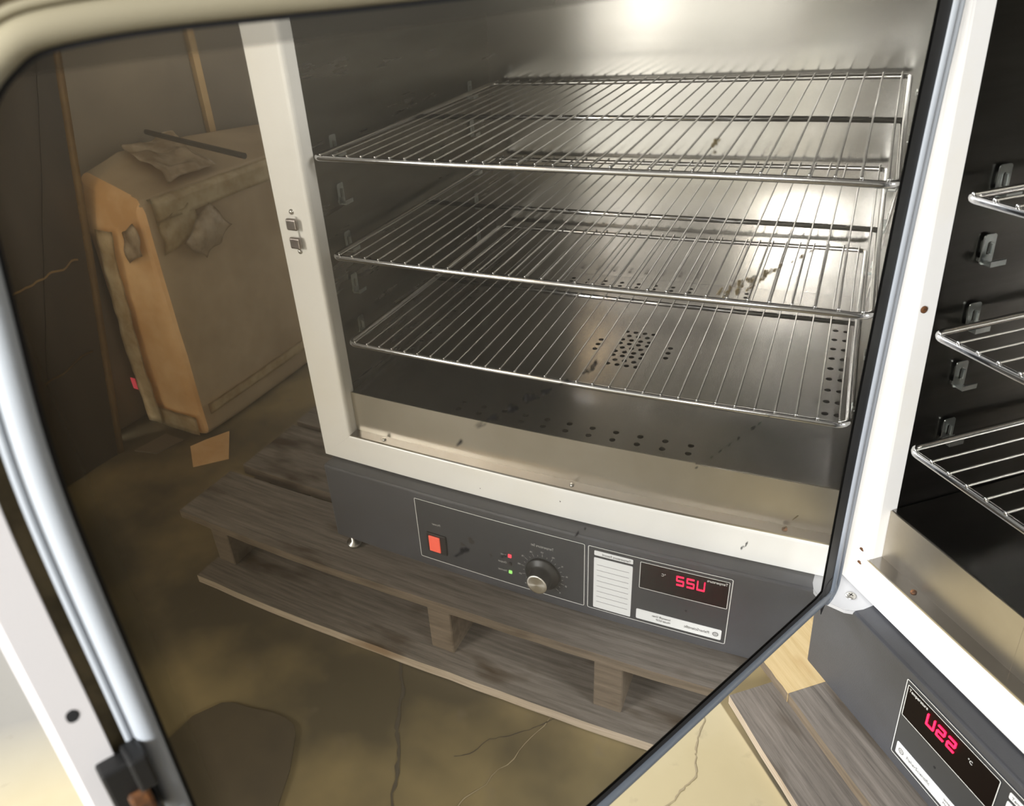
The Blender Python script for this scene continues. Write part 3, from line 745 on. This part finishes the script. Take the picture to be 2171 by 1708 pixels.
# burnt drip lines at the height of each shelf
def film_mat(name, col, lo, hi, sc_=260):
    m = mat(name, col, 0.7); nt = m.node_tree; b = nt.nodes['Principled BSDF']
    tc = nt.nodes.new('ShaderNodeTexCoord'); n = nt.nodes.new('ShaderNodeTexNoise'); n.inputs['Scale'].default_value = sc_; n.inputs['Detail'].default_value = 5
    r = nt.nodes.new('ShaderNodeMapRange'); r.inputs[1].default_value = 0.38; r.inputs[2].default_value = 0.62; r.inputs[3].default_value = lo; r.inputs[4].default_value = hi
    nt.links.new(tc.outputs['Object'], n.inputs['Vector']); nt.links.new(n.outputs[0], r.inputs[0]); nt.links.new(r.outputs[0], b.inputs['Alpha'])
    return m
M_drip = film_mat('thin_burnt_film', (0.016, 0.014, 0.012), 0.15, 0.9)
M_drip2 = film_mat('thin_brown_film', (0.16, 0.125, 0.065), 0.35, 0.95)
def stain(pts, m, z):
    m = M_drip2 if m is M_residue else M_drip
    rs = random.Random(int(z * 10000))
    for i, (u, dz, r, sx) in enumerate(pts):
        subs = [(0, 0, 0.72)] + [(rs.uniform(-1, 1) * sx * 1.3, rs.uniform(-.8, .8), rs.uniform(.16, .36)) for _ in range(2 if r > .0014 else 0)]
        for k, (a0, b0, q) in enumerate(subs):
            bm = B()
            blob(bm, lambda a, b, c: DP(u + a0 * r + a, z + dz + b0 * r + b, c + 0.00005), r * q, 0.00025, i * 7 + k + int(z * 1000), sx=sx if k == 0 else 1.3, sy=1.0, amp=1.5)
            part('burnt_drip', bm, m, door)
stain([(0.433, 0, .0016, 2.2), (0.425, 0.0, .0022, 1.8), (0.414, 0.0, .0038, 0.9), (0.404, 0.001, .0034, 1.3), (0.393, 0.0, .002, 2), (0.381, 0.0, .0016, 3.4), (0.362, 0.001, .0036, .9), (0.366, 0, .0018, 1.2), (0.444, -.004, .0014, 1.5)], M_soot, 0.345)
stain([(0.2715, 0, .0010, 2.4), (0.256, 0, .0010, 1.6), (0.247, 0.0, .0011, 2.0), (0.237, 0.0, .0013, 2.0), (0.227, 0.0, .0016, 2.0), (0.210, 0.0, .0016, 3.4), (0.203, 0, .0011, 3), (0.190, 0.0005, .0008, 8)], M_soot, 0.2405)
stain([(0.130, 0.0, .0008, 8), (0.146, -.001, .0008, 5)], M_residue, 0.1195)
stain([(0.2015, 0.0, .0022, 1.2), (0.2075, 0.0002, .0018, 1.4)], M_soot, 0.1365)
stain([(0.376, 0, .0016, 1.2), (0.370, 0.0, .001, 1)], M_soot, 0.251)
stain([(0.449, 0.017, .0030, 1.2), (0.426, 0.0, .0020, 1)], M_soot, 0.267)

stain([(0.155, 0.0, .0006, 2), (0.165, .0003, .0010, 5), (0.177, 0.0, .0015, 3.2), (0.187, -.0002, .0010, 3)], M_residue, 0.3483)
stain([(0.200, 0.001, .0016, 2.2), (0.209, .0005, .0030, 2.0), (0.218, 0.0, .0036, 1.6), (0.229, 0.0, .0044, 1.6), (0.242, .001, .0048, 1.3), (0.252, .002, .0034, 1.3), (0.261, .004, .0022, 1.4)], M_residue, 0.3483)
stain([(0.275, 0, .0034, .8), (0.2745, -.0045, .0015, .8), (0.2775, .010, .0008, .8)], M_residue, 0.434)
# dark glued screws beside the hinge
for z in (-0.010, 0.006):
    bm = B(); blob(bm, lambda a, b, c, z=z: Vector((-0.010 + a, -0.0003 - c, z + b)), 0.0022, 0.0006, 3, n=14)
    part('hinge_screw', bm, M_rust, frame)
# hinge bracket under the frame's lower left corner
bm = B(); prism(bm, [(-0.0355, 0.0195), (-0.0355, -0.012), (-0.030, -0.030), (-0.006, -0.036), (0.010, -0.0265), (0.0155, -0.0185), (0.016, -0.010), (0.0135, 0.0195)][::-1], ZO0 - 0.0055, ZO0 - 0.0004, lambda a, b, c: Vector((a, b, c)))
bmesh.ops.bevel(bm, geom=bm.edges[:], offset=0.0007, segments=2, affect='EDGES')
hb = part('hinge_bracket', bm, mat('bracket_paint', (0.50, 0.505, 0.52), 0.35))
# the bracket's upper face carries the cross-head screw
HS = Matrix.Translation((-0.0035, -0.0095, ZO0 - 0.0005))
bm = B(); lathe(bm, [(0.0052, 0), (0.0051, 0.0007), (0.0042, 0.0014), (0.0020, 0.0017), (0, 0.0017)], HS, 28)
sw = part('screw', bm, M_screw, hb, True)
bm = B()
for a in (0.35, 0.35 + PI / 2):
    box(bm, -0.0024, 0.0024, -0.0004, 0.0004, 0.0012, 0.00185, M=HS @ Matrix.Rotation(a, 4, 'Z'))
part('cross_recess', bm, M_hole, sw)
# latch of the door: black striker block with rusty bolt on the free edge, and a blind hole above it
def dbox(bm, u0, u1, z0, z1, o0, o1, bev=0.0):
    t = B(); box(t, u0, u1, z0, z1, o0, o1, bev=bev)
    for v in t.verts: v.co = DP(v.co.x, v.co.y, v.co.z)
    me = bpy.data.meshes.new('t'); t.to_mesh(me); t.free(); bm.from_mesh(me); bpy.data.meshes.remove(me)
bm = B(); dbox(bm, 0.5995, 0.6110, 0.2545, 0.2835, 0.0, 0.008, 0.0012); dbox(bm, 0.5955, 0.6020, 0.2700, 0.2860, 0.0, 0.0115, 0.0012); dbox(bm, 0.5975, 0.6060, 0.2480, 0.2600, 0.0, 0.010, 0.001)
latch = part('door_latch', bm, M_blackpl, door)
bm = B(); dbox(bm, 0.5990, 0.6065, 0.2560, 0.2700, 0.0075, 0.0105, 0.0015)
part('latch_bolt', bm, M_rust, latch)
bm = B(); blob(bm, lambda a, b, c: DP(0.6098 + a, 0.3085 + b, 0.0006 + c * .2), 0.0024, 0.0003, 5, sx=.9, sy=1.15, amp=0.15)
part('blind_hole', bm, M_hole, door)

# ================================================================== SHELVES
def make_shelf():
    t = thing('wire_shelf', '', 'shelf', (0.30, 0.235, 0.1305))
    ox, oy = 0.0138 - 0.30, 0.0087 - 0.235
    lx, ly = 0.5791, 0.4522; r = 0.011; P = []
    for cx, cy, a0 in ((lx - r, ly - r, 0), (r, ly - r, 90), (r, r, 180), (lx - r, r, 270)):
        for k in range(7):
            a = math.radians(a0 + 15 * k); P.append((ox + cx + r * math.cos(a), oy + cy + r * math.sin(a), 0))
    bm = B(); tube(bm, P, 0.0031, 12, closed=True); obj('rim', bm, M_chrome, t, True)
    bm = B(); tube(bm, [(ox + 0.002, oy + 0.2194, -0.0003), (ox + lx - 0.002, oy + 0.2194, -0.0003)], 0.0029, 12); obj('middle_rail', bm, M_chrome, t, True)
    pro = None
    for k in range(31):
        x = ox + 0.0078 + 0.01865 * k
        if pro is None:
            bm = B(); n = 8; pts = []
            y0, y1 = oy - 0.0022, oy + ly + 0.0022
            prof = [(0.0004, -0.0005), (0.0012, -0.0002), (0.0015, 0.0006)]
            rings = []
            S = [(y0 - 0.0002, 0.0002), (y0, 0.0011), (y0 + 0.0006, 0.0016), (y0 + 0.0014, 0.0016), (y0 + 0.0024, 0.0011), (y1 - 0.0024, 0.0011), (y1 - 0.0006, 0.0016), (y1, 0.0010), (y1 + 0.0002, 0.0002)]
            for y, rr_ in S: rings.append([bm.verts.new((rr_ * math.cos(2 * PI * q / n), y, 0.0040 + rr_ * math.sin(2 * PI * q / n))) for q in range(n)])
            for a, b in zip(rings, rings[1:]):
                for q in range(n): bm.faces.new((a[q], a[(q + 1) % n], b[(q + 1) % n], b[q]))
            bm.faces.new(rings[0]); bm.faces.new(rings[-1][::-1])
            pro = obj('rod', bm, M_rod, t, True); pro.location.x = x
        else:
            c = pro.copy(); C.objects.link(c); c.parent = t; c.location.x = x
    return t
sh1 = make_shelf()
def dup(root, loc):
    r = root.copy(); C.objects.link(r); r.location = loc
    for ch in list(root.children):
        c = ch.copy(); C.objects.link(c); c.parent = r
    return r
sh2 = dup(sh1, (0.3016, 0.2347, 0.2386)); sh3 = dup(sh1, (0.306, 0.2349, 0.3476))
for s_, l_ in ((sh1, 'lowest chromed wire shelf, just above the perforated oven floor'), (sh2, 'middle one of the three chromed wire shelves in the oven'),
               (sh3, 'uppermost chromed wire shelf in the oven')):
    tag(s_, l_, 'shelf', 'wire shelves in the oven')

# ================================================================== WRAPPED CARTON behind, on the floor to the oven's right
def warp_box(x0, x1, y0, y1, z0, z1, top_rise, bulge, bev=0.02, n=14, seed=0):
    bm = B(); box(bm, x0, x1, y0, y1, z0, z1, bev=bev, seg=4)
    bmesh.ops.subdivide_edges(bm, edges=bm.edges[:], cuts=7, use_grid_fill=True)
    cx, cy, cz = (x0 + x1) / 2, (y0 + y1) / 2, (z0 + z1) / 2
    for v in bm.verts:
        tz = (v.co.z - z0) / (z1 - z0); tx = (v.co.x - x0) / (x1 - x0); ty = (v.co.y - y0) / (y1 - y0)
        if tz > 0.5: v.co.z += top_rise * max(0, min(1, tx)) * (tz - 0.5) * 2
        b = math.sin(PI * max(0, min(1, tz)))
        if ty < 0.1: v.co.y -= bulge * b * math.sin(PI * max(0, min(1, tx)))
        if tx < 0.1: v.co.x -= bulge * 0.4 * b * math.sin(PI * max(0, min(1, ty)))
        yy = v.co.y - y0; R = 0.02 + 0.085 * max(0, min(1, tx)); zt_ = z1 + top_rise * max(0, min(1, tx)) - (0.10 * max(0, yy - 0.16) * max(0, min(1, tx)))
        if tz > 0.5: v.co.z = min(v.co.z, zt_)
        if yy < R and v.co.z > zt_ - R:
            d = Vector((yy - R, v.co.z - (zt_ - R)))
            if d.length > R: d = d.normalized() * R; v.co.y = y0 + R + d.x; v.co.z = zt_ - R + d.y
        v.co += Vector((noise.noise(v.co * 9 + Vector((seed, 0, 0))), noise.noise(v.co * 9 + Vector((0, seed + 5, 0))), 0)) * 0.004
    return bm
bm = warp_box(1.252, 1.445, 0.240, 1.05, FZ + 0.001, 0.185, 0.065, 0.012)
carton = obj('carton_body', bm, M_cardb, None, True)
carton.name = 'wrapped_carton'
carton.data.materials.append(M_cardorange)
for p in carton.data.polygons:
    if p.normal.y < -0.45 and p.center.y < 0.30: p.material_index = 1  # warm light on the narrow side, painted as an orange tone
tag(carton, 'cardboard carton wrapped in clear tape, standing on the floor right of the pallet', 'box')
def sheet(name, fn, nu_, nv_, m, parent, th=0.0012, label=None):
    bm = B(); g = [[bm.verts.new(fn(i / nu_, j / nv_)) for j in range(nv_ + 1)] for i in range(nu_ + 1)]
    for i in range(nu_):
        for j in range(nv_): bm.faces.new((g[i][j], g[i + 1][j], g[i + 1][j + 1], g[i][j + 1]))
    bmesh.ops.solidify(bm, geom=bm.faces[:], thickness=th)
    return obj(name, bm, m, parent, True, label=label)
def wob(p, a=0.003, f=28): return p + Vector((noise.noise(p * f), noise.noise(p * f + Vector((7, 0, 0))), noise.noise(p * f + Vector((0, 9, 0))))) * a
XF = 1.2445
sheet('tape', lambda s, t: wob(Vector((XF - 0.002 + 0.012 * max(0, t - .9) * 10, 0.262 + 0.55 * s, 0.145 + 0.043 * t - 0.004 * s)), 0.002), 40, 6, M_cardpale, carton, label='pale clear tape along the top edge')
sheet('tape', lambda s, t: wob(Vector((XF - 0.001, 0.262 + 0.62 * s, -0.262 + 0.024 * t)), 0.002), 40, 4, M_cardpale, carton)
sheet('tape', lambda s, t: wob(Vector((1.335 + 0.050 * s + 0.030 * (1 - t), 0.2225 - 0.009 * math.sin(PI * t), -0.295 + 0.43 * t)), 0.004), 6, 30, M_cardpale, carton, label='pale crumpled tape down the narrow side')
sheet('tape', lambda s, t: wob(Vector((1.256 + 0.15 * s, 0.2285, -0.300 + 0.045 * t)), 0.003), 14, 4, M_cardpale, carton)
sheet('tape', lambda s, t: wob(Vector((1.262 + 0.05 * s, 0.2245, 0.095 + 0.06 * t - 0.02 * s)), 0.006, 40), 8, 8, M_film, carton)
# loose plastic pouch stuck on the long side
def pouch(s, t):
    a = Vector((0, 0.302, 0.093)); b = Vector((0, 0.352, 0.052)); c = Vector((0, 0.441, 0.092)); d = Vector((0, 0.391, 0.150))
    p = a.lerp(b, s).lerp(d.lerp(c, s), t); p.x = XF - 0.010 - 0.010 * math.sin(PI * s) * math.sin(PI * t)
    return wob(p, 0.007, 34)
sheet('plastic_pouch', pouch, 14, 14, M_film, carton, label='crinkled clear plastic pouch')
bm = B(); box(bm, 1.4225, 1.4385, 0.2235, 0.2255, -0.222, -0.196); obj('pink_label', bm, M_pink, carton, label='small bright pink label')
# dark bar lying across the carton's top
bm = B(); tube(bm, [(1.050, 0.340, 0.256), (1.30, 0.405, 0.262), (1.42, 0.430, 0.268)], 0.0055, 8)
sheet('tape', lambda s, t: wob(Vector((1.262 + 0.15 * s, 0.33 + 0.13 * t + 0.03 * s, 0.193 + 0.067 * (0.05 + .78 * s) + 0.006)), 0.013, 26), 26, 20, M_film, carton, label='crinkled clear tape over the top corner')
sheet('tape', lambda s, t: wob(Vector((XF - 0.002, 0.262 + 0.10 * s, 0.085 + 0.06 * t + 0.02 * s)), 0.006, 40), 10, 8, M_cardpale, carton)
tag(obj('metal_bar', bm, M_bar), 'thin dark metal bar lying across the top of the taped carton', 'bar')
# scraps of cardboard on the floor
for i, (pts, m, l) in enumerate((([(1.225, 0.283), (1.150, 0.205), (1.20, 0.150), (1.262, 0.20), (1.252, 0.236)], M_cardorange, 'torn orange-brown cardboard scrap on the floor in front of the taped carton'),
                               ([(1.370, 0.135), (1.315, 0.150), (1.30, 0.215), (1.36, 0.215)], M_cardbdull, 'dull cardboard scrap on the floor beside the dark wrapped stack'))):
    bm = B(); prism(bm, pts, FZ + 0.0005, FZ + 0.0035, lambda a, b, c: Vector((a, b, c + 0.004 * noise.noise(Vector((a * 20, b * 20, 0))) * (1 if c > FZ + .001 else 0))))
    tag(obj('cardboard_scrap', bm, m), l, 'cardboard')
# dark wrapped stack standing left of the carton (right of the oven), leaning towards it
bm = B(); n1, n2 = 30, 24
LE = 0.0
def face_pt(s, t):   # s along -y, t up
    p = Vector((1.395 + 0.03 * s, 0.120 + 0.27 * t - 1.5 * s, FZ + 0.001 + 1.35 * t))
    p.x += 0.006 * noise.noise(Vector((p.y * 7, p.z * 1.5, 3)))
    return p
g = [[bm.verts.new(face_pt(i / n1, j / n2)) for j in range(n2 + 1)] for i in range(n1 + 1)]
g2 = [[bm.verts.new((1.452, 0.120 + 0.27 * j / n2 - 1.5 * i / n1, FZ + 0.001 + 1.35 * j / n2)) for j in range(n2 + 1)] for i in range(n1 + 1)]
for i in range(n1):
    for j in range(n2):
        bm.faces.new((g[i][j], g[i + 1][j], g[i + 1][j + 1], g[i][j + 1])); bm.faces.new((g2[i][j], g2[i][j + 1], g2[i + 1][j + 1], g2[i + 1][j]))
for i in range(n1): bm.faces.new((g[i][0], g2[i][0], g2[i + 1][0], g[i + 1][0])); bm.faces.new((g[i][n2], g[i + 1][n2], g2[i + 1][n2], g2[i][n2]))
for j in range(n2): bm.faces.new((g[0][j], g[0][j + 1], g2[0][j + 1], g2[0][j])); bm.faces.new((g[n1][j], g2[n1][j], g2[n1][j + 1], g[n1][j + 1]))
stack = obj('stack_body', bm, M_darkwrap, None, False); stack.name = 'wrapped_stack'
tag(stack, 'tall dark brown stack wrapped in film, standing on the floor beside the taped carton', 'box')
sheet('corner_strip', lambda s, t: face_pt(0.010 * s, t * 0.98) + Vector((-0.004 + 0.004 * s, 0.004, 0)), 2, 24, M_orangeedge, stack, label='orange-brown cardboard edge')
for sd, (s0, t0, s1, t1) in enumerate(((0.02, 0.17, 0.30, 0.12), (0.02, 0.30, 0.16, 0.28), (0.10, 0.10, 0.02, 0.62), (0.17, 0.15, 0.12, 0.6))):
    def crease(s, t, q=(s0, t0, s1, t1)):
        a, b, c, d = q; p = face_pt(a + (c - a) * t, b + (d - b) * t); return p + Vector((-0.003, 0, 0.004 * (s - .5) + 0.008 * noise.noise(Vector((t * 9, sd, 0))) ))
    sheet('film_crease', crease, 1, 30, M_orangeedge if sd < 2 else M_darkwrap, stack)
# two plain tall cartons at the back
bm = B(); box(bm, 1.470, 2.0, 0.135, 0.640, FZ + 0.001, 1.15, bev=0.006)
tag(obj('tall_carton', bm, M_cardbdull), 'tall dull brown carton directly behind the taped carton', 'box', 'tall plain cartons')
bm = B(); box(bm, 1.474, 2.0, 0.662, 1.50, FZ + 0.001, 1.15, bev=0.006)
tag(obj('tall_carton', bm, M_cardbdull), 'tall dull brown carton farther back, beyond a pale vertical gap', 'box', 'tall plain cartons')
M_lath = mat('lath_wood', (0.42, 0.29, 0.14), 0.6, col2=(0.34, 0.22, 0.1), nscale=14)
bm = B(); box(bm, 1.461, 1.99, 0.6415, 0.6605, FZ + 0.001, 1.15)
tag(obj('wooden_lath', bm, M_lath), 'pale brown lath standing between the two tall cartons', 'lath')
# dark flat patch on the floor in front of the pallet
bm = B(); pts = [(0.670, -0.232), (0.640, -0.2235), (0.617, -0.222), (0.600, -0.225), (0.590, -0.233), (0.561, -0.278), (0.546, -0.312), (0.50, -0.42), (0.74, -0.42), (0.735, -0.28), (0.715, -0.245), (0.70, -0.237)]
prism(bm, pts, FZ + 0.0005, FZ + 0.004, lambda a, b, c: Vector((a, b, c)))
tag(obj('floor_tone', bm, mat('patch_dark', (0.05, 0.04, 0.027), 0.5, col2=(0.075, 0.06, 0.038), nscale=12)), 'dark flat patch with a rounded corner on the floor in front of the pallet', 'mat')
